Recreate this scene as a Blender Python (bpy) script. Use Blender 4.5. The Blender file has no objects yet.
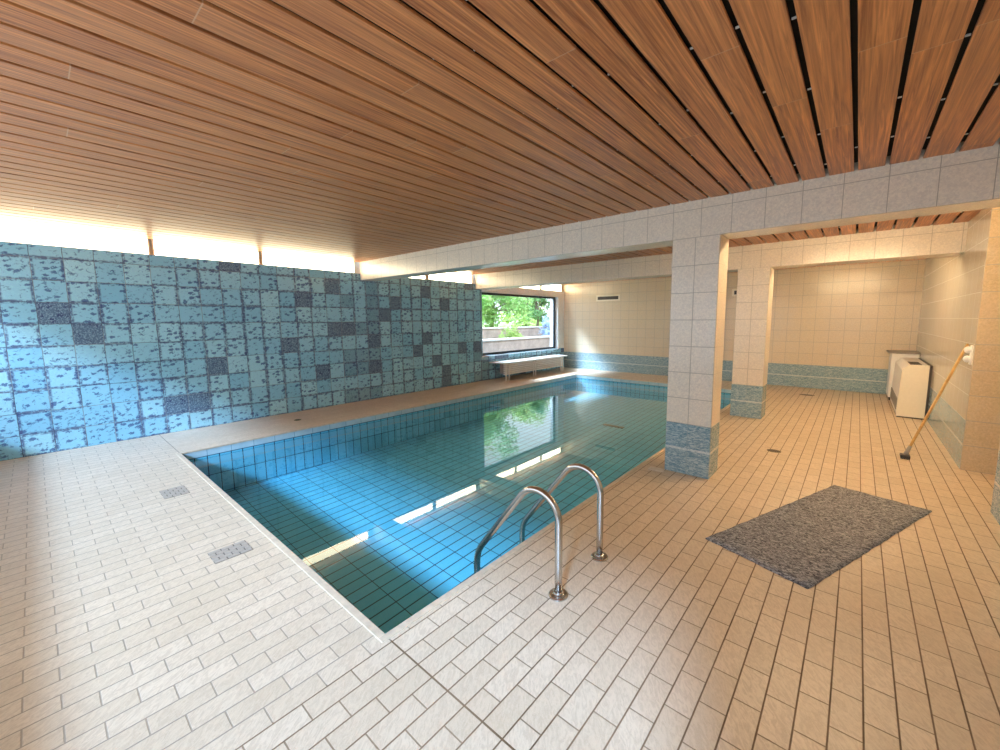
import bpy, bmesh, math, random
from mathutils import Vector, Matrix
random.seed(7)
S = bpy.context.scene
COL = S.collection
PI = math.pi

# ---------------------------------------------------------------- geometry of the place (metres)
XL = -7.112; XR = 0.881; YB = -0.90; YF = 10.567
PXL, PXR, PYN, PYF = -5.879, -1.649, 0.935, 9.339
B1a, B1b = 3.894, 4.198
B2a, B2b = 6.791, 7.147
ZB = 2.235; ZC = 2.56; ZTOP = 2.354; ZW = -0.105
ALC0, ALC1, ALX = 4.592, 5.72, 2.1

# ---------------------------------------------------------------- helpers
def mesh_obj(name, bm, mat, parent=None, smooth=False):
    me = bpy.data.meshes.new(name); bm.normal_update(); bm.to_mesh(me); bm.free()
    o = bpy.data.objects.new(name, me); COL.objects.link(o)
    for m in (mat if isinstance(mat, (list, tuple)) else [mat]): me.materials.append(m)
    if smooth:
        for p in me.polygons: p.use_smooth = True
    if parent: o.parent = parent
    return o

def tag(o, label=None, cat=None, group=None, kind=None):
    if label: o['label'] = label
    if cat: o['category'] = cat
    if group: o['group'] = group
    if kind: o['kind'] = kind
    return o

def thing(name, label, cat, loc=(0, 0, 0), rotz=0, group=None):
    o = bpy.data.objects.new(name, None); COL.objects.link(o)
    o.location = loc; o.rotation_euler = (0, 0, rotz); o.empty_display_size = .1
    return tag(o, label, cat, group)

def box(bm, x0, x1, y0, y1, z0, z1, bev=0, mi=0):
    r = bmesh.ops.create_cube(bm, size=1)
    vs = r['verts']
    for v in vs:
        v.co = Vector((x0 + (v.co.x + .5) * (x1 - x0), y0 + (v.co.y + .5) * (y1 - y0), z0 + (v.co.z + .5) * (z1 - z0)))
    fs = list({f for v in vs for f in v.link_faces})
    for f in fs: f.material_index = mi
    if bev:
        es = list({e for v in vs for e in v.link_edges})
        bmesh.ops.bevel(bm, geom=es, offset=bev, segments=2, affect='EDGES', profile=.5)

def quad(bm, pts, mi=0):
    f = bm.faces.new([bm.verts.new(p) for p in pts]); f.material_index = mi; return f

def tube(bm, pts, r, seg=16, cap=True):
    pts = [Vector(p) for p in pts]; rs = r if isinstance(r, (list, tuple)) else [r] * len(pts)
    rings = []; up = None
    for i, p in enumerate(pts):
        if i == 0: t = pts[1] - p
        elif i == len(pts) - 1: t = p - pts[i - 1]
        else: t = (pts[i + 1] - p).normalized() + (p - pts[i - 1]).normalized()
        t.normalize()
        if up is None:
            up = Vector((0, 1, 0)) if abs(t.y) < .9 else Vector((1, 0, 0))
        a = t.cross(up).normalized(); b = a.cross(t).normalized(); up = b
        rings.append([bm.verts.new(p + (a * math.cos(2 * PI * k / seg) + b * math.sin(2 * PI * k / seg)) * rs[i]) for k in range(seg)])
    for A, B in zip(rings, rings[1:]):
        for k in range(seg):
            bm.faces.new((A[k], A[(k + 1) % seg], B[(k + 1) % seg], B[k]))
    if cap:
        bm.faces.new(rings[0][::-1]); bm.faces.new(rings[-1])
    bmesh.ops.recalc_face_normals(bm, faces=bm.faces[:])

def lathe(bm, prof, c, seg=24):
    rings = [[bm.verts.new((c[0] + r * math.cos(2 * PI * k / seg), c[1] + r * math.sin(2 * PI * k / seg), c[2] + z)) for k in range(seg)] for r, z in prof]
    for A, B in zip(rings, rings[1:]):
        for k in range(seg): bm.faces.new((A[k], A[(k + 1) % seg], B[(k + 1) % seg], B[k]))
    bm.faces.new(rings[0][::-1]); bm.faces.new(rings[-1])
    bmesh.ops.recalc_face_normals(bm, faces=bm.faces[:])

# ---------------------------------------------------------------- materials
class NT:
    def __init__(s, name):
        s.m = bpy.data.materials.new(name); s.m.use_nodes = True
        s.t = s.m.node_tree; s.n = s.t.nodes; s.n.clear()
        s.out = s.n.new('ShaderNodeOutputMaterial')
    def node(s, typ, **kw):
        n = s.n.new(typ)
        for k, v in kw.items(): setattr(n, k, v)
        return n
    def put(s, sock, v):
        if isinstance(v, bpy.types.NodeSocket): s.t.links.new(v, sock)
        else: sock.default_value = v
    def math(s, op, a, b=None, c=None, clamp=False):
        n = s.node('ShaderNodeMath', operation=op, use_clamp=clamp); s.put(n.inputs[0], a)
        if b is not None: s.put(n.inputs[1], b)
        if c is not None: s.put(n.inputs[2], c)
        return n.outputs[0]
    def mix(s, f, a, b, blend='MIX'):
        n = s.node('ShaderNodeMix', data_type='RGBA', blend_type=blend)
        s.put(n.inputs[0], f); s.put(n.inputs[6], a if not isinstance(a, tuple) else (*a, 1)); s.put(n.inputs[7], b if not isinstance(b, tuple) else (*b, 1))
        return n.outputs[2]
    def noise(s, vec, scale, detail=2, rough=.5, dist=0):
        n = s.node('ShaderNodeTexNoise'); s.put(n.inputs['Vector'], vec)
        n.inputs['Scale'].default_value = scale; n.inputs['Detail'].default_value = detail
        n.inputs['Roughness'].default_value = rough; n.inputs['Distortion'].default_value = dist
        return n.outputs['Fac']
    def ramp(s, f, a, b, x=0., y=1.):
        n = s.node('ShaderNodeMapRange', clamp=True); s.put(n.inputs[0], f)
        n.inputs[1].default_value = a; n.inputs[2].default_value = b; n.inputs[3].default_value = x; n.inputs[4].default_value = y
        return n.outputs[0]
    def vec(s, x, y, z=0.):
        n = s.node('ShaderNodeCombineXYZ'); s.put(n.inputs[0], x); s.put(n.inputs[1], y); s.put(n.inputs[2], z); return n.outputs[0]
    def pos(s):
        g = s.node('ShaderNodeNewGeometry'); x = s.node('ShaderNodeSeparateXYZ'); s.t.links.new(g.outputs['Position'], x.inputs[0])
        nn = s.node('ShaderNodeSeparateXYZ'); s.t.links.new(g.outputs['True Normal'], nn.inputs[0])
        return g.outputs['Position'], x.outputs, nn.outputs
    def objpos(s):
        g = s.node('ShaderNodeTexCoord'); x = s.node('ShaderNodeSeparateXYZ'); s.t.links.new(g.outputs['Object'], x.inputs[0])
        return g.outputs['Object'], x.outputs
    def white(s, vec):
        n = s.node('ShaderNodeTexWhiteNoise', noise_dimensions='3D'); s.put(n.inputs[0], vec); return n.outputs['Value']
    def bsdf(s, color, rough=.5, metal=0., spec=.5, bump=None, bs=.3, bd=.002, **kw):
        b = s.node('ShaderNodeBsdfPrincipled')
        s.put(b.inputs['Base Color'], color if not isinstance(color, tuple) else (*color, 1))
        s.put(b.inputs['Roughness'], rough); s.put(b.inputs['Metallic'], metal); s.put(b.inputs['Specular IOR Level'], spec)
        for k, v in kw.items(): s.put(b.inputs[k.replace('_', ' ')], v)
        if bump is not None:
            n = s.node('ShaderNodeBump'); n.inputs['Strength'].default_value = bs; n.inputs['Distance'].default_value = bd
            s.put(n.inputs['Height'], bump); s.t.links.new(n.outputs[0], b.inputs['Normal'])
        s.t.links.new(b.outputs[0], s.out.inputs[0]); return s.m

def plain(name, c, rough=.5, metal=0, spec=.5, nscale=30, nvar=.08, bump=.1):
    t = NT(name); v, _ = t.objpos()
    f = t.noise(v, nscale, 3)
    col = t.mix(t.ramp(f, .3, .7), tuple(x * (1 - nvar) for x in c), tuple(min(1, x * (1 + nvar)) for x in c))
    return t.bsdf(col, rough, metal, spec, bump=f, bs=bump, bd=.001)

def gridmask(t, u, u0, w, g):
    """1 inside grout; index"""
    q = t.math('DIVIDE', t.math('SUBTRACT', u, u0), w)
    i = t.math('FLOOR', q); f = t.math('FRACT', q)
    d = t.math('ABSOLUTE', t.math('SUBTRACT', f, .5))
    m = t.ramp(d, .5 - g / w * .5 - .15 * g / w, .5 - g / w * .5 + .15 * g / w)
    return m, i

def wall_tile(name, xs=(-1.401, .25), ys=(B1a, .25), zs=(0, .2484), g=.005, tone=(.86, .77, .63), tone2=(.79, .71, .60),
              grout=(.42, .37, .29), skirt=True, rough=.22):
    t = NT(name); P, X, N = t.pos()
    ms = []; ids = []
    for k, (o, w) in enumerate((xs, ys, zs)):
        m, i = gridmask(t, X[k], o, w, g)
        on = t.math('LESS_THAN', t.math('ABSOLUTE', N[k]), .5)
        ms.append(t.math('MULTIPLY', m, on)); ids.append(t.math('MULTIPLY', i, on))
    m = t.math('MAXIMUM', t.math('MAXIMUM', ms[0], ms[1]), ms[2])
    r = t.white(t.vec(*ids))
    mott = t.noise(P, 60, 4, .65, .6)
    soft = t.noise(P, 9, 3, .6)
    col = t.mix(t.ramp(mott, .38, .64), tuple(q * .88 for q in tone2), tone)
    col = t.mix(t.ramp(soft, .4, .8, 0, .22), col, (.62, .62, .58))
    col = t.mix(t.ramp(r, 0, 1, 0, .18), col, (.78, .66, .50))
    gr = t.mix(0, grout, grout)
    if skirt:
        low = t.math('LESS_THAN', X[2], .4968)
        sc = t.node('ShaderNodeVectorMath', operation='MULTIPLY'); t.put(sc.inputs[0], P); sc.inputs[1].default_value = (14, 14, 60)
        st = t.noise(sc.outputs[0], 1.6, 5, .7, 1.2)
        blue = t.mix(t.ramp(st, .42, .60), (.12, .24, .30), (.50, .60, .60))
        blue = t.mix(t.ramp(r, 0, 1, 0, .25), blue, (.22, .36, .44))
        acc = t.math('COMPARE', X[2], .2484, .011)
        blue = t.mix(t.math('MULTIPLY', acc, t.ramp(mott, .35, .55, .35, 1)), blue, (.60, .66, .64))
        col = t.mix(low, col, blue)
        gr = t.mix(low, grout, (.25, .33, .34))
        m = t.math('MULTIPLY', m, t.math('SUBTRACT', 1., t.math('MULTIPLY', acc, low)))
    col = t.mix(m, col, gr)
    h = t.math('SUBTRACT', t.math('MULTIPLY', mott, .25), m)
    return t.bsdf(col, t.math('ADD', t.math('MULTIPLY', m, .5), rough), 0, .5, bump=h, bs=.35, bd=.002)

M = {}
M['tile_beam'] = wall_tile('cream_tile_beam', zs=(ZB, .2484), skirt=False)
M['tile_pillar'] = wall_tile('cream_tile_pillar', xs=(-1.401, .2085), ys=(B1a, .304), skirt=False, g=.006)
M['tile_pillar2'] = wall_tile('cream_tile_pillar_far', xs=(-1.450, .2117), ys=(B2a, .356), skirt=False, g=.006)
M['tile_base'] = wall_tile('blue_tile_base', xs=(-1.401, .2085), ys=(B1a, .304), skirt=True, g=.005)
M['tile_base2'] = wall_tile('blue_tile_base_far', xs=(-1.450, .2117), ys=(B2a, .356), skirt=True, g=.005)
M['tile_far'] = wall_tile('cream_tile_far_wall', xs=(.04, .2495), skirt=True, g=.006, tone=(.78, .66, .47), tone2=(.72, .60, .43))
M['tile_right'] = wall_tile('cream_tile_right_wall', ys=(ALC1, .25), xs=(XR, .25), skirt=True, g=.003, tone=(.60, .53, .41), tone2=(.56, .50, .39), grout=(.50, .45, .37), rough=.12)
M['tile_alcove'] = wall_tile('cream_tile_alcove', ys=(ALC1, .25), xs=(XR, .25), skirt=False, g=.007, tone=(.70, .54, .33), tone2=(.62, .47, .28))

# blue glazed left wall
def blue_wall():
    t = NT('blue_glazed_tile'); P, X, N = t.pos()
    W = .2465
    jit = t.noise(P, 7, 2)
    yy = t.math('ADD', X[1], t.math('MULTIPLY', t.math('SUBTRACT', t.noise(P, 22, 2), .5), .012))
    zz = t.math('ADD', X[2], t.math('MULTIPLY', t.math('SUBTRACT', t.noise(P, 25, 2), .5), .012))
    my, iy = gridmask(t, yy, .042, W, .006); mz, iz = gridmask(t, zz, 0, W, .006)
    m = t.math('MAXIMUM', my, mz)
    ey, _ = gridmask(t, yy, .042, W, .045); ez, _ = gridmask(t, zz, 0, W, .04)
    r = t.white(t.vec(iy, iz, 3.)); r2 = t.white(t.vec(iy, iz, 9.)); r3 = t.white(t.vec(iy, iz, 17.)); rc = t.white(t.vec(iy, 5., 23.))
    # blotches
    sp = t.noise(t.vec(X[1], t.math('MULTIPLY', X[2], 1.15), t.math('MULTIPLY', r, 7)), 27, 2, .5, .8)
    sp2 = t.noise(P, 70, 3, .6, .5)
    base = t.mix(r2, (.26, .60, .74), (.42, .76, .82))
    base = t.mix(t.ramp(sp2, .35, .7, 0, .45), base, (.16, .38, .60))
    thr = t.math('ADD', .56, t.math('MULTIPLY', r3, .06))
    vo = t.node('ShaderNodeTexVoronoi', feature='F1'); vo.inputs['Scale'].default_value = 1.; vo.inputs['Randomness'].default_value = .9
    wob = t.math('MULTIPLY', t.noise(P, 45, 2), 1.1)
    t.put(vo.inputs['Vector'], t.vec(t.math('ADD', t.math('MULTIPLY', X[1], 15.), wob), t.math('ADD', t.math('MULTIPLY', X[2], 24.), wob), t.math('MULTIPLY', r, 9.)))
    csel = t.node('ShaderNodeSeparateColor'); t.t.links.new(vo.outputs['Color'], csel.inputs[0])
    rad = t.math('ADD', .10, t.math('MULTIPLY', csel.outputs[0], t.math('ADD', .34, t.math('MULTIPLY', r3, .16))))
    blot = t.math('MULTIPLY', t.math('SUBTRACT', rad, vo.outputs['Distance']), 9., clamp=True)
    blot = t.math('MAXIMUM', blot, t.math('MULTIPLY', t.math('MULTIPLY', t.math('SUBTRACT', sp, t.math('ADD', thr, .03)), 22., clamp=True), .7))
    col = t.mix(t.math('MULTIPLY', blot, .82), base, (.05, .10, .25))
    # edges darker on random tiles
    e = t.math('MAXIMUM', t.math('MULTIPLY', ey, t.math('GREATER_THAN', r3, .35)), t.math('MULTIPLY', ez, t.math('GREATER_THAN', r, .4)))
    e = t.math('MULTIPLY', e, t.ramp(t.noise(P, 32, 3, .6), .35, .55, .0, .85))
    col = t.mix(e, col, (.06, .08, .19))
    dark = t.math('GREATER_THAN', r, .915)
    dcol = t.mix(t.math('MAXIMUM', t.ramp(sp2, .48, .58, 0, .9), t.math('MULTIPLY', t.math('SUBTRACT', 1., blot), .25)), (.035, .045, .13), (.22, .36, .45))
    col = t.mix(t.math('MULTIPLY', dark, .88), col, dcol)
    col = t.mix(t.math('MULTIPLY', t.math('LESS_THAN', rc, .12), t.math('MULTIPLY', t.math('GREATER_THAN', r, .45), .45)), col, dcol)
    gc = t.mix(t.ramp(t.noise(P, 3, 2), .4, .6), (.07, .10, .16), (.26, .33, .36))
    col = t.mix(m, col, gc)
    h = t.math('SUBTRACT', t.math('ADD', t.math('MULTIPLY', sp2, .5), t.math('MULTIPLY', r2, .5)), t.math('MULTIPLY', m, 1.5))
    return t.bsdf(col, t.ramp(sp2, .3, .7, .16, .34), 0, .5, bump=h, bs=.5, bd=.004)
M['blue'] = blue_wall()

def floor_mat():
    t = NT('cream_brick_floor_tile'); P, X, N = t.pos()
    RW, BL = .1005, .2
    row = t.math('DIVIDE', t.math('SUBTRACT', X[0], .018), RW)
    ri = t.math('FLOOR', row); rf = t.math('FRACT', row)
    par = t.math('ABSOLUTE', t.math('MODULO', ri, 2.))
    q = t.math('ADD', t.math('DIVIDE', t.math('SUBTRACT', X[1], .135), BL), t.math('MULTIPLY', par, .5))
    bi = t.math('FLOOR', q); bf = t.math('FRACT', q)
    wig = t.math('MULTIPLY', t.math('SUBTRACT', t.noise(P, 30, 2), .5), .01)
    dr = t.math('ADD', t.math('ABSOLUTE', t.math('SUBTRACT', rf, .5)), wig)
    db = t.math('ADD', t.math('ABSOLUTE', t.math('SUBTRACT', bf, .5)), wig)
    mr = t.ramp(dr, .462, .478); mb = t.ramp(db, .483, .491)
    exp = t.math('COMPARE', X[1], .935, .004)
    # left strip beside the pool is laid with fine closed joints
    left = t.math('MULTIPLY', t.math('LESS_THAN', X[0], PXL), t.math('GREATER_THAN', X[1], .94))
    m = t.math('MAXIMUM', mr, t.math('MULTIPLY', mb, .8))
    m = t.math('MULTIPLY', m, t.math('SUBTRACT', 1., t.math('MULTIPLY', left, .75)))
    m = t.math('MAXIMUM', m, exp)
    r = t.white(t.vec(ri, bi, 1.)); r2 = t.white(t.vec(ri, bi, 8.))
    # embossed wavy relief, rotated per tile
    sc = t.vec(t.math('MULTIPLY', t.math('ADD', X[0], t.math('MULTIPLY', X[1], .6)), 34.), t.math('MULTIPLY', X[1], 16.), t.math('MULTIPLY', r, 30.))
    rel = t.noise(sc, 1.5, 3, .55, 1.6)
    fine = t.noise(P, 220, 2)
    col = t.mix(r, (.64, .51, .36), (.72, .585, .43))
    col = t.mix(t.ramp(rel, .42, .60, 0, .55), col, (.50, .38, .26))
    col = t.mix(t.ramp(fine, .35, .65, 0, .2), col, (.80, .68, .54))
    old = t.ramp(t.noise(P, .9, 4, .6), .48, .62)
    col = t.mix(t.math('MULTIPLY', old, t.ramp(r2, .5, 1, 0, .35)), col, (.55, .44, .30))
    gr = t.mix(t.ramp(t.noise(P, 2.2, 3), .35, .65), (.13, .075, .035), (.26, .17, .10))
    rr = t.math('GREATER_THAN', X[0], -1.6)
    gr = t.mix(t.math('SUBTRACT', 1., rr), gr, (.36, .29, .22))
    col = t.mix(m, col, gr)
    h = t.math('SUBTRACT', t.math('MULTIPLY', rel, .55), m)
    return t.bsdf(col, t.math('ADD', t.ramp(rel, .3, .7, .30, .42), t.math('MULTIPLY', m, .3)), 0, .5, bump=h, bs=.45, bd=.004)
M['floor'] = floor_mat()

def pool_mat():
    t = NT('turquoise_pool_tile'); P, X, N = t.pos()
    up = t.math('GREATER_THAN', t.math('ABSOLUTE', N[2]), .7)
    mx, ix = gridmask(t, X[0], PXR, .1205, .012); my, iy = gridmask(t, X[1], PYN, .2415, .007)
    mw, iw = gridmask(t, X[1], PYN, .1195, .010); mwx, _ = gridmask(t, X[0], PXR, .1195, .010)
    mz, _ = gridmask(t, X[2], -.09, .24, .008)
    mf = t.math('MAXIMUM', mx, my)
    wl = t.math('MAXIMUM', t.math('MULTIPLY', mw, t.math('GREATER_THAN', t.math('ABSOLUTE', N[0]), .5)), t.math('MULTIPLY', mwx, t.math('GREATER_THAN', t.math('ABSOLUTE', N[1]), .5)))
    wl = t.math('MAXIMUM', wl, mz)
    m = t.math('ADD', t.math('MULTIPLY', mf, up), t.math('MULTIPLY', wl, t.math('SUBTRACT', 1., up)))
    r = t.white(t.vec(ix, iy, 2.))
    col = t.mix(r, (.13, .50, .66), (.17, .56, .72))
    col = t.mix(t.ramp(t.noise(P, 40, 3), .3, .7, 0, .25), col, (.09, .42, .58))
    col = t.mix(m, col, (.008, .035, .08))
    return t.bsdf(col, .4, 0, .3)
M['pool'] = pool_mat()

def gutter_mat():
    t = NT('pale_blue_gutter_tile'); P, X, N = t.pos()
    mw, _ = gridmask(t, X[1], PYN, .2415, .005); mx, _ = gridmask(t, X[0], PXR, .2415, .005)
    m = t.math('MAXIMUM', t.math('MULTIPLY', mw, t.math('GREATER_THAN', t.math('ABSOLUTE', N[0]), .5)), t.math('MULTIPLY', mx, t.math('GREATER_THAN', t.math('ABSOLUTE', N[1]), .5)))
    col = t.mix(t.ramp(t.noise(P, 8, 3), .3, .7), (.38, .56, .62), (.48, .64, .68))
    return t.bsdf(t.mix(m, col, (.14, .28, .36)), .25)
M['gutter'] = gutter_mat()
M['coping'] = plain('beige_coping', (.62, .50, .36), .4, nscale=25, nvar=.12)
M['coping_side'] = plain('dark_joint', (.05, .07, .08), .6)

def schlick(t, f0):
    g = t.node('ShaderNodeNewGeometry'); d = t.node('ShaderNodeVectorMath', operation='DOT_PRODUCT')
    t.t.links.new(g.outputs['Incoming'], d.inputs[0]); t.t.links.new(g.outputs['Normal'], d.inputs[1])
    c = t.math('SUBTRACT', 1., t.math('ABSOLUTE', d.outputs['Value']), clamp=True)
    return t.math('ADD', f0, t.math('MULTIPLY', t.math('POWER', c, 5.), 1 - f0), clamp=True)

def water_mat():
    t = NT('pool_water'); P, X, N = t.pos()
    tr = t.node('ShaderNodeBsdfTransparent'); tr.inputs[0].default_value = (.80, .97, .99, 1)
    gl = t.node('ShaderNodeBsdfGlossy'); gl.inputs['Roughness'].default_value = .0; gl.inputs[0].default_value = (1, 1, 1, 1)
    fr = schlick(t, .02)
    b = t.node('ShaderNodeBump'); b.inputs['Strength'].default_value = .03; b.inputs['Distance'].default_value = .01
    t.put(b.inputs['Height'], t.noise(P, 2.0, 2, .5)); t.t.links.new(b.outputs[0], gl.inputs['Normal'])
    mx = t.node('ShaderNodeMixShader'); t.t.links.new(fr, mx.inputs[0]); t.t.links.new(tr.outputs[0], mx.inputs[1]); t.t.links.new(gl.outputs[0], mx.inputs[2])
    t.t.links.new(mx.outputs[0], t.out.inputs[0]); return t.m
M['water'] = water_mat()

def glass_mat():
    t = NT('window_glass')
    tr = t.node('ShaderNodeBsdfTransparent'); tr.inputs[0].default_value = (.95, .97, .96, 1)
    gl = t.node('ShaderNodeBsdfGlossy'); gl.inputs['Roughness'].default_value = .0
    fr = schlick(t, .04)
    mx = t.node('ShaderNodeMixShader'); t.t.links.new(fr, mx.inputs[0]); t.t.links.new(tr.outputs[0], mx.inputs[1]); t.t.links.new(gl.outputs[0], mx.inputs[2])
    t.t.links.new(mx.outputs[0], t.out.inputs[0]); return t.m
M['glass'] = glass_mat()

def wood_mat():
    t = NT('red_brown_ceiling_wood'); P, X, N = t.pos()
    i = t.math('FLOOR', t.math('DIVIDE', t.math('SUBTRACT', X[0], -.087), .1675))
    r = t.white(t.vec(i, 1., 1.))
    # butt joints along each board
    q = t.math('ADD', t.math('DIVIDE', X[1], 2.6), t.math('MULTIPLY', r, 1.0)); bf = t.math('FRACT', q); bi = t.math('FLOOR', q)
    r2 = t.white(t.vec(i, bi, 4.))
    joint = t.math('LESS_THAN', bf, .0018)
    v = t.vec(t.math('MULTIPLY', X[0], 60.), t.math('MULTIPLY', X[1], 1.6), t.math('MULTIPLY', r2, 40.))
    g1 = t.noise(v, 1.0, 4, .62, 1.1)
    v2 = t.vec(t.math('MULTIPLY', X[0], 14.), t.math('MULTIPLY', X[1], .7), t.math('MULTIPLY', r2, 20.))
    w = t.node('ShaderNodeTexWave', wave_type='RINGS', rings_direction='SPHERICAL'); t.put(w.inputs['Vector'], v2)
    w.inputs['Scale'].default_value = 1.3; w.inputs['Distortion'].default_value = 5; w.inputs['Detail'].default_value = 3; w.inputs['Detail Scale'].default_value = 1.2
    col = t.mix(t.ramp(g1, .32, .68), (.27, .075, .018), (.86, .36, .12))
    col = t.mix(t.math('MULTIPLY', w.outputs['Fac'], .30), col, (.20, .055, .018))
    col = t.mix(t.ramp(r2, 0, 1, 0, .25), col, (.66, .32, .14))
    col = t.mix(t.math('MULTIPLY', joint, .7), col, (.62, .40, .24))
    return t.bsdf(col, t.ramp(g1, .3, .7, .36, .48), 0, .5, bump=g1, bs=.12, bd=.001)
M['wood'] = wood_mat()
M['void'] = plain('dark_ceiling_void', (.03, .028, .026), .8)
M['clip'] = plain('white_clip', (.75, .72, .68), .4)
M['plaster'] = plain('white_plaster', (.78, .76, .72), .6)
M['pale'] = plain('pale_reveal', (.74, .77, .76), .35)
M['black'] = plain('black_window_frame', (.012, .012, .015), .35)
M['steel'] = plain('brushed_stainless_steel', (.56, .54, .51), .24, 1.0, nscale=80, nvar=.06)
M['white_enamel'] = plain('white_enamel', (.82, .80, .76), .3, nvar=.02, bump=0)
M['cream_enamel'] = plain('cream_enamel', (.84, .77, .62), .35, nvar=.02, bump=0)
M['grey_pl'] = plain('grey_plastic', (.33, .31, .28), .45)
M['dark_pl'] = plain('dark_plastic', (.05, .045, .04), .45)
M['white_pl'] = plain('white_plastic', (.90, .88, .84), .3)
M['brass'] = plain('brownish_drain_metal', (.17, .13, .08), .4, .6)
M['grate'] = plain('grey_grate', (.42, .36, .29), .5)
M['grate_dark'] = plain('grate_recess', (.17, .14, .11), .6)
M['green'] = plain('green_drain', (.16, .18, .06), .5)

def pole_mat():
    t = NT('varnished_pole_wood'); v, X = t.objpos()
    g = t.noise(v, 14, 3, .6, 1)
    return t.bsdf(t.mix(t.ramp(g, .3, .7), (.50, .27, .07), (.72, .45, .15)), .35)
M['pole'] = pole_mat()

def mat_mat():
    t = NT('grey_mottled_felt'); v, X = t.objpos()
    a = t.noise(t.vec(t.math('MULTIPLY', X[0], 34.), t.math('MULTIPLY', X[1], 62.), 0.), 1., 5, .8, 1.5)
    b = t.noise(v, 260, 2, .6)
    col = t.mix(t.ramp(a, .42, .60), (.055, .055, .07), (.60, .60, .62))
    col = t.mix(t.ramp(b, .35, .65, 0, .4), col, (.10, .095, .10))
    return t.bsdf(col, .95, 0, .1, bump=t.math('ADD', a, b), bs=.8, bd=.004)
M['mat'] = mat_mat()

def emit(name, c, s):
    t = NT(name); e = t.node('ShaderNodeEmission'); e.inputs[0].default_value = (*c, 1); e.inputs[1].default_value = s
    t.t.links.new(e.outputs[0], t.out.inputs[0]); return t.m
M['strip'] = emit('lit_diffuser_warm_white', (1.0, .87, .58), 5.5)
M['tube'] = emit('lit_fluorescent_tube', (1.0, .74, .42), 72)

def leaf_mat(name, c1, c2):
    t = NT(name); v, X = t.objpos()
    n = t.noise(v, 3, 2); n2 = t.noise(v, 25, 2)
    col = t.mix(t.ramp(n, .3, .7), c1, c2); col = t.mix(t.ramp(n2, .3, .7, 0, .5), col, c2)
    d = t.node('ShaderNodeBsdfDiffuse'); t.put(d.inputs[0], col)
    tr = t.node('ShaderNodeBsdfTranslucent'); t.put(tr.inputs[0], col)
    mx = t.node('ShaderNodeMixShader'); mx.inputs[0].default_value = .4
    t.t.links.new(d.outputs[0], mx.inputs[1]); t.t.links.new(tr.outputs[0], mx.inputs[2]); t.t.links.new(mx.outputs[0], t.out.inputs[0]); return t.m
M['leaf_a'] = leaf_mat('yellow_green_leaves', (.34, .48, .10), (.62, .74, .28))
M['leaf_b'] = leaf_mat('fresh_green_leaves', (.20, .42, .10), (.50, .66, .26))
M['leaf_c'] = leaf_mat('deep_green_leaves', (.10, .26, .10), (.28, .44, .18))
M['leaf_d'] = leaf_mat('blue_grey_leaves', (.35, .45, .62), (.62, .70, .82))
M['bark'] = plain('grey_brown_bark', (.16, .11, .07), .9)
M['stone'] = plain('pinkish_garden_wall', (.50, .36, .28), .85, nscale=4, nvar=.2)
M['cap'] = plain('pale_wall_cap', (.74, .66, .56), .7)
M['lawn'] = plain('garden_ground', (.20, .26, .09), .95, nscale=6, nvar=.4)
M['haze'] = plain('pale_render', (.75, .75, .74), .8)

# ---------------------------------------------------------------- floor with the pool opening
def st(o): return tag(o, kind='structure')
bm = bmesh.new()
def slab(x0, x1, y0, y1): box(bm, x0, x1, y0, y1, -.012, 0)
slab(XL, PXL, YB, YF); slab(PXR, XR + .05, YB, YF); slab(PXL, PXR, YB, PYN); slab(PXL, PXR, PYF, YF); slab(XR + .05, ALX, ALC0, ALC1)
st(mesh_obj('floor', bm, M['floor']))

# ---------------------------------------------------------------- left wall with niche for window_1
WY0, WY1, WZ0, WZ1 = 6.99, 10.235, .615, 2.18
ND = .10
bm = bmesh.new()
T = .3
box(bm, XL - T, XL, YB, WY0, 0, ZTOP)
box(bm, XL - T, XL, WY0, WY1, 0, WZ0)
box(bm, XL - T, XL, WY1, YF, 0, WZ0)
st(mesh_obj('wall_left', bm, M['blue']))
bm = bmesh.new()
box(bm, XL - T, XL, WY1, YF, WZ0, ZTOP)
box(bm, XL - T, XL, WY0, WY1, WZ1, ZTOP)
st(mesh_obj('trim_1', bm, M['pale']))
# window: frame, pane, sill
w = tag(thing('window_1', None, None, (0, 0, 0)), kind='structure')
fx0, fx1 = XL - ND - .05, XL - ND; fw = .055
bm = bmesh.new()
box(bm, fx0, fx1, WY0, WY1, WZ0, WZ0 + fw, .004); box(bm, fx0, fx1, WY0, WY1, WZ1 - fw, WZ1, .004)
box(bm, fx0, fx1, WY0, WY0 + fw, WZ0 + fw, WZ1 - fw); box(bm, fx0, fx1, WY1 - fw, WY1, WZ0 + fw, WZ1 - fw)
mesh_obj('window_frame', bm, M['black'], w)
bm = bmesh.new(); box(bm, fx0 + .02, fx0 + .026, WY0 + fw, WY1 - fw, WZ0 + fw, WZ1 - fw)
mesh_obj('pane', bm, M['glass'], w)
bm = bmesh.new(); box(bm, fx1, XL + .015, WY0 - .02, WY1 + .02, WZ0 - .022, WZ0 - .002, .004)
mesh_obj('window_sill', bm, M['pale'], w)

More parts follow.
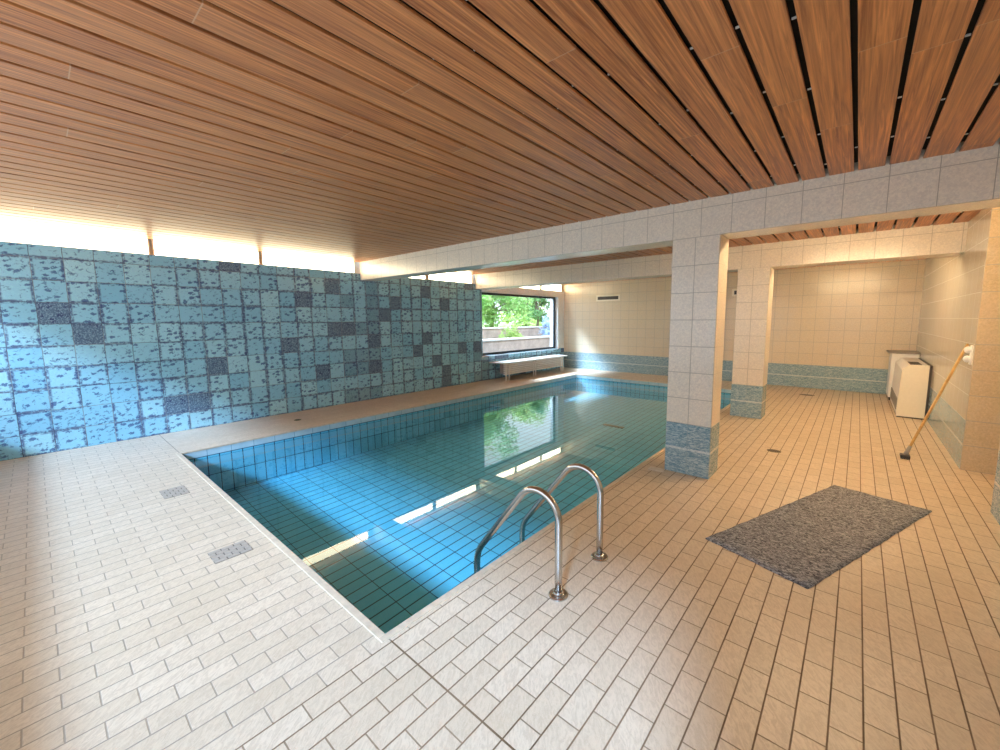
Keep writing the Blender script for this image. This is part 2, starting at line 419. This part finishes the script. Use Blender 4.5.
# upper part of the left wall: dark recess behind the strip lights, posts between them
bm = bmesh.new()
box(bm, XL - T, XL - .09, YB, YF, ZTOP, ZC + .12)
st(mesh_obj('trim_2', bm, M['plaster']))
segs = [(YB + .02, -.25), (-.19, 1.035), (1.095, 2.28), (2.34, 3.80), (4.24, 5.36), (5.46, 6.70), (7.19, 8.18), (8.28, 9.36), (9.46, 10.45)]
lab = ['lit light strip above blue tiled wall, nearest the camera and cut by the left edge',
       'long lit light strip above the blue wall, touching the left edge of the photo',
       'lit light strip above the blue wall, second one from the left edge of the photo',
       'lit light strip above the blue wall, ending against the near ceiling beam',
       'lit light strip above the blue wall just behind the near ceiling beam',
       'lit light strip above the blue wall, ending against the far ceiling beam',
       'lit light strip behind the far ceiling beam, above left part of the garden window',
       'lit light strip above the middle of the garden window',
       'lit light strip above right end of the garden window, in the far corner']
for (a, b), l in zip(segs, lab):
    t = thing('strip_light', l, 'light', (XL, (a + b) / 2, ZTOP), 0, 'strip lights above the blue tiled wall')
    h = (b - a) / 2
    bm = bmesh.new(); box(bm, -.075, -.035, -h, h, .012, ZC - ZTOP - .005, .006)
    mesh_obj('diffuser', bm, M['strip'], t)
    bm = bmesh.new()
    box(bm, -.088, -.03, -h - .014, -h, 0, ZC - ZTOP); box(bm, -.088, -.03, h, h + .014, 0, ZC - ZTOP)
    box(bm, -.088, -.076, -h, h, 0, ZC - ZTOP)
    mesh_obj('housing', bm, M['cream_enamel'], t)
bm = bmesh.new(); box(bm, XL - .09, XL + .006, YB, YF, ZTOP, ZTOP + .008)
st(mesh_obj('trim_3', bm, M['cap']))

# ---------------------------------------------------------------- other walls
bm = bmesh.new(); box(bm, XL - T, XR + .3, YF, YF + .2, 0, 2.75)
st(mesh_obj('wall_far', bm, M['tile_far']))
bm = bmesh.new()
box(bm, XR, XR + .2, ALC1 + .2, YF, 0, 2.75)
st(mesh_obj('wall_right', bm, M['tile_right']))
bm = bmesh.new()
box(bm, XR, ALX, ALC1, ALC1 + .2, 0, 2.75)
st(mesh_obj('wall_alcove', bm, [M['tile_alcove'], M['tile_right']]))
o = bpy.data.objects['wall_alcove']
for p in o.data.polygons:
    if p.normal.x < -.5: p.material_index = 1
bm = bmesh.new()
box(bm, XR + .015, XR + .2, YB, ALC0, 0, 2.75); box(bm, XR + .2, ALX, ALC0 - .2, ALC0, 0, 2.75); box(bm, ALX, ALX + .2, ALC0 - .2, ALC1 + .2, 0, 2.75)
st(mesh_obj('wall_near_right', bm, M['tile_base']))
# near wall behind the camera with its wide window opening
OX0, OX1, OZ0, OZ1 = -7.0, .65, .60, 2.32
bm = bmesh.new()
box(bm, XL - T, XR + .2, YB - .2, YB, 0, OZ0); box(bm, XL - T, XR + .2, YB - .2, YB, OZ1, 2.75)
box(bm, XL - T, OX0, YB - .2, YB, OZ0, OZ1); box(bm, OX1, XR + .2, YB - .2, YB, OZ0, OZ1)
st(mesh_obj('wall_near', bm, M['plaster']))
bm = bmesh.new(); box(bm, -14, 6, YB - 1.75, YB - .2, 3.2, 3.35)
st(mesh_obj('sky_blocker_slab', bm, M['plaster']))      # unseen slab added to keep the bright sky patch out of the opening

# ---------------------------------------------------------------- ceiling: wooden slats below a dark void
GAP = .022; PITCH = .1675; G0 = -.087
def ceiling(y0, y1, z, xmax):
    bm = bmesh.new(); k = math.ceil((XL - G0) / PITCH) - 1
    cb = bmesh.new()
    while True:
        a = G0 + k * PITCH + GAP * .5; b = a + PITCH - GAP; k += 1
        if a > xmax: break
        a2, b2 = max(a, XL), min(b, xmax)
        if b2 - a2 < .01: continue
        box(bm, a2, b2, y0, y1, z, z + .014, .002)
        if b2 + GAP < xmax:
            y = y0 + .16 + random.random() * .05
            while y < y1 - .05:
                if random.random() < .8:
                    box(cb, b2 + .004, b2 + GAP - .002, y, y + .007, z + .012, z + .018)
                y += .55 + random.random() * .12
    o = st(mesh_obj('ceiling', bm, M['wood']))
    v = bmesh.new(); box(v, XL - .09, xmax + .02, y0, y1, z + .06, z + .12)
    mesh_obj('backing_board', v, M['void'], o)
    c = mesh_obj('clip', cb, M['clip'], o); tag(c, kind='stuff')
ceiling(YB, B1a, ZC, XR + .015)
ceiling(B1b, B2a, ZC + .012, XR)
ceiling(B2b, YF, ZC + .012, XR)
bm = bmesh.new(); box(bm, XR, ALX, ALC0, ALC1, ZC + .02, ZC + .06)
st(mesh_obj('ceiling', bm, M['plaster']))

# ---------------------------------------------------------------- beams and pillars
def beam(y0, y1, label):
    bm = bmesh.new(); box(bm, XL, XR, y0, y1, ZB, 2.74, .002)
    tag(mesh_obj('ceiling_beam', bm, M['tile_beam']), label, 'beam', 'tiled ceiling beams')
beam(B1a, B1b, 'near cream tiled ceiling beam crossing the whole room over the larger pillar')
beam(B2a, B2b, 'far cream tiled ceiling beam seen beneath the nearer one, over the smaller pillar')
def pillar(x0, x1, y0, y1, m, mb, label):
    t = thing('tiled_pillar', label, 'pillar', ((x0 + x1) / 2, (y0 + y1) / 2, 0), 0, 'tiled pillars beside the pool')
    hx, hy = (x1 - x0) / 2, (y1 - y0) / 2
    bm = bmesh.new(); box(bm, -hx, hx, -hy, hy, .4968, ZB, .003); mesh_obj('shaft', bm, m, t)
    bm = bmesh.new(); box(bm, -hx - .001, hx + .001, -hy - .001, hy + .001, 0, .4966, .003); o = mesh_obj('tile_base', bm, mb, t); o['label'] = 'blue-grey tiled base'
pillar(-1.401, -.984, B1a, B1b, M['tile_pillar'], M['tile_base'], 'large cream tiled pillar with blue tiled base at the pool edge, nearest')
pillar(-1.450, -1.027, B2a, B2b, M['tile_pillar2'], M['tile_base2'], 'smaller-looking cream tiled pillar with blue base standing behind the nearest pillar')

# ---------------------------------------------------------------- swimming pool
pool = thing('swimming_pool', 'rectangular turquoise tiled swimming pool sunk in the cream tiled floor', 'swimming pool', ((PXL + PXR) / 2, PYN, 0))
ox, oy = (PXL + PXR) / 2, PYN
def pz(x, y):
    u = (x - PXL) / (PXR - PXL); v = (y - PYN) / (PYF - PYN)
    return (1 - v) * ((1 - u) * -.60 + u * -.86) + v * ((1 - u) * -.45 + u * -.42)
bm = bmesh.new(); NX, NY = 12, 20
grid = [[bm.verts.new((PXL + (PXR - PXL) * i / NX - ox, PYN + (PYF - PYN) * j / NY - oy, pz(PXL + (PXR - PXL) * i / NX, PYN + (PYF - PYN) * j / NY))) for j in range(NY + 1)] for i in range(NX + 1)]
for i in range(NX):
    for j in range(NY): bm.faces.new((grid[i][j], grid[i + 1][j], grid[i + 1][j + 1], grid[i][j + 1]))
def side(a, b):      # a, b lists of grid verts along an edge: wall up to -.085
    top = [bm.verts.new((v.co.x, v.co.y, -.085)) for v in a]
    for k in range(len(a) - 1):
        bm.faces.new((a[k], a[k + 1], top[k + 1], top[k]))
side(grid[0], 1); side(grid[-1][::-1], 1); side([g[0] for g in grid][::-1], 1); side([g[-1] for g in grid], 1)
mesh_obj('basin', bm, M['pool'], pool)
bm = bmesh.new(); d = .02
x0, x1, y0, y1 = PXL - ox, PXR - ox, 0, PYF - oy
box(bm, x0 - d, x0, y0 - d, y1 + d, -.085, -.013); box(bm, x1, x1 + d, y0 - d, y1 + d, -.085, -.013)
box(bm, x0, x1, y0 - d, y0, -.085, -.013); box(bm, x0, x1, y1, y1 + d, -.085, -.013)
mesh_obj('gutter', bm, M['gutter'], pool)
bm = bmesh.new(); c = .035
box(bm, x0 - c, x0 + .004, y0 - c, y1 + c, -.012, .006, .003); box(bm, x1 - .004, x1 + c, y0 - c, y1 + c, -.012, .006, .003)
box(bm, x0 + .004, x1 - .004, y0 - c, y0 + .004, -.012, .006, .003); box(bm, x0 + .004, x1 - .004, y1 - .004, y1 + c, -.012, .006, .003)
mesh_obj('coping', bm, M['coping'], pool)
bm = bmesh.new()
cx, cy = -3.66, 6.83
for k in range(7):
    box(bm, cx - ox + k * .06, cx - ox + k * .06 + .05, cy - oy - .05, cy - oy + .05, pz(cx, cy) + .003 , pz(cx, cy) + .014, .002)
o = mesh_obj('vent_reflection_bars', bm, M['grate_dark'], pool); o['label'] = 'dark bars under the water drawn in place of the vent reflection'  # dark bars laid where the water mirrors the far wall vent
bm = bmesh.new(); quad(bm, [(PXL, PYN, ZW), (PXR, PYN, ZW), (PXR, PYF, ZW), (PXL, PYF, ZW)])
tag(mesh_obj('pool_water', bm, M['water']), 'clear still turquoise water filling the pool, mirroring the garden window', 'water', kind='stuff')

# ---------------------------------------------------------------- ladder
lad = thing('pool_ladder', 'stainless steel pool ladder with two curved handrails at the pool edge', 'ladder', (-1.166, 1.92, 0))
def arc(cx, cz, r, a0, a1, n):
    return [(cx + r * math.cos(a0 + (a1 - a0) * k / n), cz + r * math.sin(a0 + (a1 - a0) * k / n)) for k in range(n + 1)]
def rail_profile():
    P = [(0, 0), (0, .15), (0, .30)]
    r = .145
    ang = math.radians(144)
    P += arc(-r, .415, r, 0, ang, 14)
    # straight slope to the bend over the water
    P += [(-.60, .085)] if False else []
    e = P[-1]
    P += [(e[0] + (-.60 - e[0]) * k / 4, e[1] + (.065 - e[1]) * k / 4) for k in (1, 2, 3, 4)]
    P += [(-.625, .02), (-.638, -.03), (-.642, -.09), (-.642, -.3), (-.642, -.56)]
    return P
prof = rail_profile()
for dy in (-.228, .228):
    bm = bmesh.new(); tube(bm, [(x, dy, z) for x, z in prof], .0205, 20)
    r = mesh_obj('handrail', bm, M['steel'], lad, smooth=True)
    bm = bmesh.new(); lathe(bm, [(.054, 0), (.054, .007), (.048, .012), (.030, .014), (.027, .016), (.026, .024), (.0215, .026)], (0, dy, 0), 32)
    mesh_obj('flange', bm, M['steel'], r)
for z in (-.22, -.46):
    bm = bmesh.new(); box(bm, -.68, -.60, -.21, .21, z - .012, z + .012, .005); mesh_obj('step', bm, M['steel'], lad)

# ---------------------------------------------------------------- mat
A = Vector((-.705, 2.794)); B = Vector((-.066, 4.453)); D = Vector((-.113, 2.603)); Cc = Vector((.546, 4.31))
ctr = (A + B + Cc + D) / 4
bm = bmesh.new(); n = 30; mm = 12; top = []
def mp(u, v):
    p = (A * (1 - u) + B * u) * (1 - v) + (D * (1 - u) + Cc * u) * v
    return p - ctr
for i in range(n + 1):
    row = []
    for j in range(mm + 1):
        p = mp(i / n, j / mm)
        e = 1 if i in (0, n) or j in (0, mm) else 0
        jx = (random.random() - .5) * .006 * e; jy = (random.random() - .5) * .006 * e
        row.append(bm.verts.new((p.x + jx, p.y + jy, .010 + .0015 * math.sin(i * 1.3) * math.cos(j * 1.7) - .003 * e)))
    top.append(row)
for i in range(n):
    for j in range(mm): bm.faces.new((top[i][j], top[i][j + 1], top[i + 1][j + 1], top[i + 1][j]))
ring = [top[i][0] for i in range(n + 1)] + [top[n][j] for j in range(1, mm + 1)] + [top[i][mm] for i in range(n - 1, -1, -1)] + [top[0][j] for j in range(mm - 1, 0, -1)]
bot = [bm.verts.new((v.co.x, v.co.y, .0005)) for v in ring]
for k in range(len(ring)): bm.faces.new((ring[k], ring[(k + 1) % len(ring)], bot[(k + 1) % len(ring)], bot[k]))
bmesh.ops.recalc_face_normals(bm, faces=bm.faces[:])
o = mesh_obj('floor_mat', bm, M['mat'], smooth=True); o.location = (ctr.x, ctr.y, 0)
tag(o, 'rectangular mottled grey felt mat lying askew on the cream tiled floor', 'mat')

# ---------------------------------------------------------------- wooden pole with scrubber leaning on the right wall
pt = thing('long_handled_brush', 'wooden-handled brush leaning against the right wall beside the cream unit', 'brush', (.483, 5.824, 0))
p0 = Vector((.010, 0, .045)); p1 = Vector((XR - .483 - .012, .14, 1.235))
bm = bmesh.new(); tube(bm, [p0 + (p1 - p0) * k / 6 for k in range(7)], [.0125] * 6 + [.011], 12); mesh_obj('handle', bm, M['pole'], pt, smooth=True)
bm = bmesh.new(); dirv = (p1 - p0).normalized(); tube(bm, [p0 - dirv * .01, p0 + dirv * .03, p0 + dirv * .10], [.022, .020, .015], 14); mesh_obj('socket', bm, M['grey_pl'], pt, smooth=True)
bm = bmesh.new(); box(bm, -.035, .045, -.05, .05, .012, .040, .006); mesh_obj('brush_head', bm, M['dark_pl'], pt)
bm = bmesh.new()
for i in range(6):
    for j in range(7): box(bm, -.03 + i * .013, -.022 + i * .013, -.045 + j * .0135, -.037 + j * .0135, 0, .014)
o = mesh_obj('bristles', bm, M['dark_pl'], pt); 

# white double clip on the wall corner
hk = thing('wall_hook', 'white plastic double hook at the right wall corner near the pole top', 'hook', (XR, 5.80, 1.06))
def blob(bm, c, r):
    q = bmesh.ops.create_uvsphere(bm, u_segments=16, v_segments=10, radius=1)
    for v in q['verts']: v.co = Vector((c[0] + v.co.x * r[0], c[1] + v.co.y * r[1], c[2] + v.co.z * r[2]))
bm = bmesh.new(); box(bm, -.012, 0, -.035, .035, -.02, .17, .004); mesh_obj('plate', bm, M['white_pl'], hk)
for z in (.035, .125):
    bm = bmesh.new(); blob(bm, (-.03, 0, z), (.028, .034, .034)); mesh_obj('knob', bm, M['white_pl'], hk, smooth=True)

# ---------------------------------------------------------------- wall unit (dehumidifier) on the right
du = thing('dehumidifier', 'cream floor-standing air dehumidifier with slanted end panel against the right wall', 'dehumidifier', (XR, 8.22, 0))
L_ = 1.55
bm = bmesh.new()
prof = [(-.03, .02), (-.335, .02), (-.335, .12), (-.315, .72), (-.24, .80), (-.03, .80)]
va = [bm.verts.new((x, .012, z)) for x, z in prof]; vb = [bm.verts.new((x, L_, z)) for x, z in prof]
bm.faces.new(va); bm.faces.new(vb[::-1])
for k in range(len(prof)): bm.faces.new((va[k], va[(k + 1) % 6], vb[(k + 1) % 6], vb[k]))
bmesh.ops.recalc_face_normals(bm, faces=bm.faces[:])
bmesh.ops.bevel(bm, geom=bm.edges[:], offset=.006, segments=2, affect='EDGES')
mesh_obj('casing', bm, M['white_enamel'], du)
bm = bmesh.new()
va = [bm.verts.new((x * 1.02, -.004, z * 1.01)) for x, z in prof]; vb = [bm.verts.new((x * 1.02, .012, z * 1.01)) for x, z in prof]
bm.faces.new(va); bm.faces.new(vb[::-1])
for k in range(len(prof)): bm.faces.new((va[k], va[(k + 1) % 6], vb[(k + 1) % 6], vb[k]))
bmesh.ops.recalc_face_normals(bm, faces=bm.faces[:])
mesh_obj('end_panel', bm, M['cream_enamel'], du)
bm = bmesh.new(); box(bm, -.33, -.02, .02, L_ - .02, 0, .02); box(bm, -.028, -.002, -.002, L_, .02, .80); mesh_obj('plinth', bm, M['dark_pl'], du)  # plinth, plus a dark strip drawn as the shadow gap at the wall
bm = bmesh.new()
for k in range(7): box(bm, -.225 + k * .018, -.215 + k * .018, .12, .62, .80, .806)
box(bm, -.23, -.10, .11, .63, .797, .802)
mesh_obj('outlet_grille', bm, M['dark_pl'], du)
bm = bmesh.new()
for k in range(6): box(bm, -.345, -.334, .10, L_ - .1, .10 + k * .03, .118 + k * .03)
mesh_obj('intake_grille', bm, M['grey_pl'], du)
# pale board with dark edge behind it
sh = thing('side_cabinet', 'narrow pale cabinet with dark top edge behind the cream unit', 'cabinet', (XR, 9.83, 0))
bm = bmesh.new(); box(bm, -.37, -.005, 0, .62, .06, .86, .006); mesh_obj('body', bm, M['white_enamel'], sh)
bm = bmesh.new(); box(bm, -.42, -.002, -.03, .66, .862, .885, .004); mesh_obj('top', bm, M['grey_pl'], sh)
bm = bmesh.new(); box(bm, -.35, -.02, .02, .60, 0, .06); mesh_obj('plinth', bm, M['dark_pl'], sh)

# ---------------------------------------------------------------- low radiator bench beneath the window
rb = thing('radiator_bench', 'long white low radiator with flat board on top beneath the garden window', 'radiator', (XL + .33, 8.45, 0))
Y0, Y1 = -1.12, 1.42
bm = bmesh.new(); box(bm, -.30, .20, Y0 - .14, Y1 + .10, .425, .452, .008); mesh_obj('top_board', bm, M['white_enamel'], rb)
for k in range(6):
    z = .135 + k * .047
    bm = bmesh.new(); box(bm, .04, .10, Y0, Y1, z, z + .034, .008)
    mesh_obj('heating_tube', bm, M['white_enamel'], rb)
bm = bmesh.new(); box(bm, -.10, .035, Y0 + .02, Y1 - .02, .15, .41, .01); mesh_obj('rear_panel', bm, M['grey_pl'], rb)
for yy in (Y0 + .02, Y0 + .14, -.0, .10, Y1 - .14, Y1 - .02):
    bm = bmesh.new(); box(bm, .102, .124, yy - .013, yy + .013, 0, .425, .003)
    mesh_obj('leg', bm, M['white_enamel'], rb)

# ---------------------------------------------------------------- vents on the far wall
def vent(x0, x1, label):
    t = thing('air_vent', label, 'vent', ((x0 + x1) / 2, YF, 2.11), 0, 'air vents on the far wall')
    h = (x1 - x0) / 2
    bm = bmesh.new()
    box(bm, -h, h, -.014, 0, -.085, -.045, .003); box(bm, -h, h, -.014, 0, .045, .085, .003); box(bm, -h, -h + .045, -.014, 0, -.045, .045); box(bm, h - .045, h, -.014, 0, -.045, .045)
    mesh_obj('frame', bm, M['cream_enamel'], t)
    bm = bmesh.new(); box(bm, -h + .045, h - .045, -.006, -.001, -.045, .045)
    for z in (-.025, 0, .025): box(bm, -h + .045, h - .045, -.012, -.006, z - .003, z + .003)
    mesh_obj('slot', bm, M['dark_pl'], t)
vent(-5.98, -5.23, 'dark slot air vent high on far wall, left of the pillars')
vent(-2.35, -1.60, 'dark slot air vent on far wall, glimpsed in the gap between both pillars')

# ---------------------------------------------------------------- floor grates, drains
def grate(x0, x1, y0, y1, label):
    t = thing('floor_grate', label, 'grate', ((x0 + x1) / 2, (y0 + y1) / 2, 0), 0, 'slotted floor grates')
    hx, hy = (x1 - x0) / 2, (y1 - y0) / 2
    bm = bmesh.new(); box(bm, -hx, hx, -hy, hy, .0002, .0012); mesh_obj('recess', bm, M['grate_dark'], t)
    bm = bmesh.new(); n = 5
    for k in range(n):
        a = -hx + 2 * hx * k / n
        o_ = (k % 2) * .5
        for j in range(-1, 4):
            b0 = -hy + (j + o_) * 2 * hy / 3 + .003; b1 = b0 + 2 * hy / 3 - .008
            b0, b1 = max(b0, -hy), min(b1, hy)
            if b1 - b0 > .004: box(bm, a + .003, a + 2 * hx / n - .003, b0, b1, .0012, .004)
    mesh_obj('bars', bm, M['grate'], t)
grate(-4.69, -4.45, .575, .745, 'smaller-looking slotted floor grate near the far left pool corner')
grate(-3.165, -2.985, .583, .79, 'nearer slotted floor grate beside the short pool edge')
def drain(x, y, r, m, label, sx=1.0):
    t = thing('floor_drain', label, 'drain', (x, y, 0))
    bm = bmesh.new(); lathe(bm, [(r, .0003), (r, .003), (r * .9, .005), (r * .8, .0045), (.001, .0045)], (0, 0, 0), 20)
    for v in bm.verts: v.co.x *= sx
    mesh_obj('rim', bm, m, t)
    bm = bmesh.new()
    for k in range(-2, 3): box(bm, (k * r * .26 - r * .06) * sx, (k * r * .26 + r * .06) * sx, -r * .5, r * .5, .0046, .0058)
    mesh_obj('slots', bm, M['dark_pl'], t)
drain(-.64, 5.228, .055, M['brass'], 'small dark floor drain right of the near pillar', 1.3)
drain(-.68, 9.548, .07, M['brass'], 'dark floor drain near the far wall behind both pillars', 1.8)
drain(-6.50, 2.43, .05, M['green'], 'small greenish drain between pool and blue tiled wall', 1.1)
bm = bmesh.new(); box(bm, -.075, .075, -.045, .045, .0003, .008, .002)
o = tag(mesh_obj('loose_tile', bm, M['cap']), 'small pale loose tile at the near pillar foot', 'tile'); o.location = (-1.46, 3.835, 0); o.rotation_euler = (0, 0, .1)

# ---------------------------------------------------------------- fluorescent fixtures in the rear bays
def fixture(x0, x1, y, z, label):
    t = thing('fluorescent_fixture', label, 'light', ((x0 + x1) / 2, y, z), 0, 'fluorescent fixtures behind the beams')
    h = (x1 - x0) / 2
    bm = bmesh.new(); box(bm, -h, h, -.05, .05, .05, ZC + .012 - z, .004); mesh_obj('housing', bm, M['white_enamel'], t)
    bm = bmesh.new(); tube(bm, [(-h + .03, 0, .02), (h - .03, 0, .02)], .018, 14); mesh_obj('tube', bm, M['tube'], t, smooth=True)
    for a in (-h, h - .03):
        bm = bmesh.new(); box(bm, a, a + .03, -.025, .025, -.005, .05); mesh_obj('lamp_holder', bm, M['white_enamel'], t)
fixture(-.75, .55, 4.55, 2.42, 'fluorescent fixture hidden behind the near beam')
fixture(-.90, .45, 7.45, 2.38, 'fluorescent fixture hidden behind the far beam')

# ---------------------------------------------------------------- garden outside the window
bm = bmesh.new(); quad(bm, [(-60, -20, .25), (XL - T, -20, .25), (XL - T, 60, .25), (-60, 60, .25)])
bmesh.ops.solidify(bm, geom=bm.faces[:], thickness=.1)
st(mesh_obj('ground', bm, M['lawn']))
def garden_wall(x, y0, y1, zt, label):
    t = thing('garden_wall', label, 'wall', (x, (y0 + y1) / 2, .25), 0, 'low terrace walls in the garden')
    h = (y1 - y0) / 2
    bm = bmesh.new(); box(bm, -.15, .15, -h, h, 0, zt - .25); mesh_obj('face', bm, M['stone'], t)
    bm = bmesh.new(); box(bm, -.19, .19, -h - .03, h + .03, zt - .25, zt - .19, .01); mesh_obj('coping', bm, M['cap'], t)
garden_wall(-10.2, 6.5, 17, .75, 'lower pinkish garden wall nearer the window')
garden_wall(-12.2, 6.5, 22, 1.12, 'upper pinkish garden wall further up the slope')
bm = bmesh.new(); box(bm, -40, -12.35, -5, 55, .26, 1.0)
st(mesh_obj('ground', bm, M['lawn']))
def tree(x, y, z, h, rad, n, m, label, cat, trunk=True, ls=.11, name='leafy_tree'):
    t = thing(name, label, cat, (x, y, z))
    bm = bmesh.new(); rnd = random.Random(int(x * 37 + y * 91))
    cl = [(Vector((rnd.gauss(0, rad * .42), rnd.gauss(0, rad * .42), h * (.06 + .9 * rnd.random()) if trunk else h * rnd.random() * .9)), rad * (.25 + .25 * rnd.random())) for _ in range(26)]
    for _ in range(n):
        c, r = rnd.choice(cl)
        d = Vector((rnd.gauss(0, 1), rnd.gauss(0, 1), rnd.gauss(0, 1))).normalized() * r * rnd.random() ** .4
        p = c + d
        if p.z < .03: p.z = .03
        a = Vector((rnd.gauss(0, 1), rnd.gauss(0, 1), rnd.gauss(0, .6))).normalized(); b = a.cross(Vector((rnd.gauss(0, 1), rnd.gauss(0, 1), rnd.gauss(0, 1)))).normalized()
        s = ls * (.6 + .8 * rnd.random())
        bm.faces.new([bm.verts.new(q) for q in (p - a * s, p + b * s * .4, p + a * s, p - b * s * .4)])
    mesh_obj('foliage', bm, m, t)
    bm = bmesh.new()
    tube(bm, [(0, 0, 0), (.03 * h, .02, h * .3), (-.02 * h, 0, h * .6)], [.03 * h, .022 * h, .008 * h], 8)
    for c, r in cl[:6]: tube(bm, [(0, 0, h * .25), c * .6 + Vector((0, 0, h * .1)), c], [.012 * h, .008 * h, .003 * h], 6)
    mesh_obj('trunk', bm, M['bark'], t)
tree(-13.6, 10.6, 1.0, 3.4, 1.3, 6500, M['leaf_a'], 'yellow-green leafy tree at the left of the garden view', 'tree', ls=.085)
tree(-14.0, 14.4, 1.0, 3.8, 1.6, 9000, M['leaf_b'], 'bright green leafy tree in the middle of the garden view', 'tree', ls=.085)
tree(-13.7, 17.7, 1.0, 2.6, .8, 3000, M['leaf_c'], 'dark green tree right of the middle of the garden view', 'tree', ls=.08)
tree(-20.5, 25.0, 1.0, 5.5, 1.9, 3500, M['leaf_a'], 'pale green tree furthest back in the garden', 'tree', ls=.16)
tree(-20.5, 17.0, 1.0, 6.0, 2.4, 6500, M['leaf_a'], 'tall green tree behind the bright green one', 'tree', ls=.16)
tree(-11.2, 15.3, .25, 1.45, .50, 2200, M['leaf_d'], 'blue-grey leafed bush at the right of the garden view', 'bush', False, .06, 'garden_bush')
tree(-11.1, 12.6, .25, 1.1, .45, 1500, M['leaf_a'], 'yellow-green bush in front of upper garden wall, middle of the view', 'bush', False, .06, 'garden_bush')
tree(-11.2, 10.4, .25, .8, .35, 900, M['leaf_a'], 'small yellow-green bush between the two garden walls, at the left', 'bush', False, .05, 'garden_bush')

# ---------------------------------------------------------------- daylight
W = bpy.data.worlds.new('World'); S.world = W; W.use_nodes = True
nt = W.node_tree; nt.nodes.clear()
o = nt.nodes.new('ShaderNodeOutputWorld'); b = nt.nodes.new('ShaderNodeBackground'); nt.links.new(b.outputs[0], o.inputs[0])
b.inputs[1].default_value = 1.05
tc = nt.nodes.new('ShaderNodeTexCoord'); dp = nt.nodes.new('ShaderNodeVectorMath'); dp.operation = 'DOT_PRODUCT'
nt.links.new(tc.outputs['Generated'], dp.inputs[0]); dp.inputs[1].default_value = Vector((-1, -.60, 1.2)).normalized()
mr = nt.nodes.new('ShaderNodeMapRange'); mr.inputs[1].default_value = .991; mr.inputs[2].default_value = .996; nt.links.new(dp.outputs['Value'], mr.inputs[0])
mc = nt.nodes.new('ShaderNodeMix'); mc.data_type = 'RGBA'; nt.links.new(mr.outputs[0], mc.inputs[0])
mc.inputs[6].default_value = (.78, .88, 1.0, 1); mc.inputs[7].default_value = (105, 140, 190, 1)      # bright patch added to the sky to light the far wall
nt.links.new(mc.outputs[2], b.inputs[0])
def sun(d, strength, angle, color):
    l = bpy.data.lights.new('sun', 'SUN'); l.energy = strength; l.angle = math.radians(angle); l.color = color
    ob = bpy.data.objects.new('sun', l); COL.objects.link(ob); ob.rotation_euler = Vector(d).normalized().to_track_quat('-Z', 'Y').to_euler(); ob.location = (0, -6, 6)
sun((-.42, 1, -.72), 3.0, 7, (.40, .64, 1.0))
# ---------------------------------------------------------------- camera
f, yaw, pitch, roll, cx, cy = 402.6, .6884, -.1156, -.0052, 525.37, 366.52
cd = bpy.data.cameras.new('Camera'); cam = bpy.data.objects.new('Camera', cd); COL.objects.link(cam); S.camera = cam
cd.sensor_width = 36; cd.lens = f / 1000 * 36; cd.shift_x = (500 - cx) / 1000; cd.shift_y = (cy - 375) / 1000; cd.clip_start = .05
right = Vector((math.cos(yaw), math.sin(yaw), 0)); hf = Vector((-math.sin(yaw), math.cos(yaw), 0))
fwd = hf * math.cos(pitch) + Vector((0, 0, math.sin(pitch))); up = -hf * math.sin(pitch) + Vector((0, 0, math.cos(pitch)))
r2 = right * math.cos(roll) + up * math.sin(roll); u2 = up * math.cos(roll) - right * math.sin(roll)
m = Matrix((r2, u2, -fwd)).transposed().to_4x4(); m.translation = Vector((0, 0, 1.5)); cam.matrix_world = m

S.view_settings.view_transform = 'Standard'; S.view_settings.look = 'None'; S.view_settings.gamma = 1
S.view_settings.use_curve_mapping = False; S.view_settings.exposure = 1.45
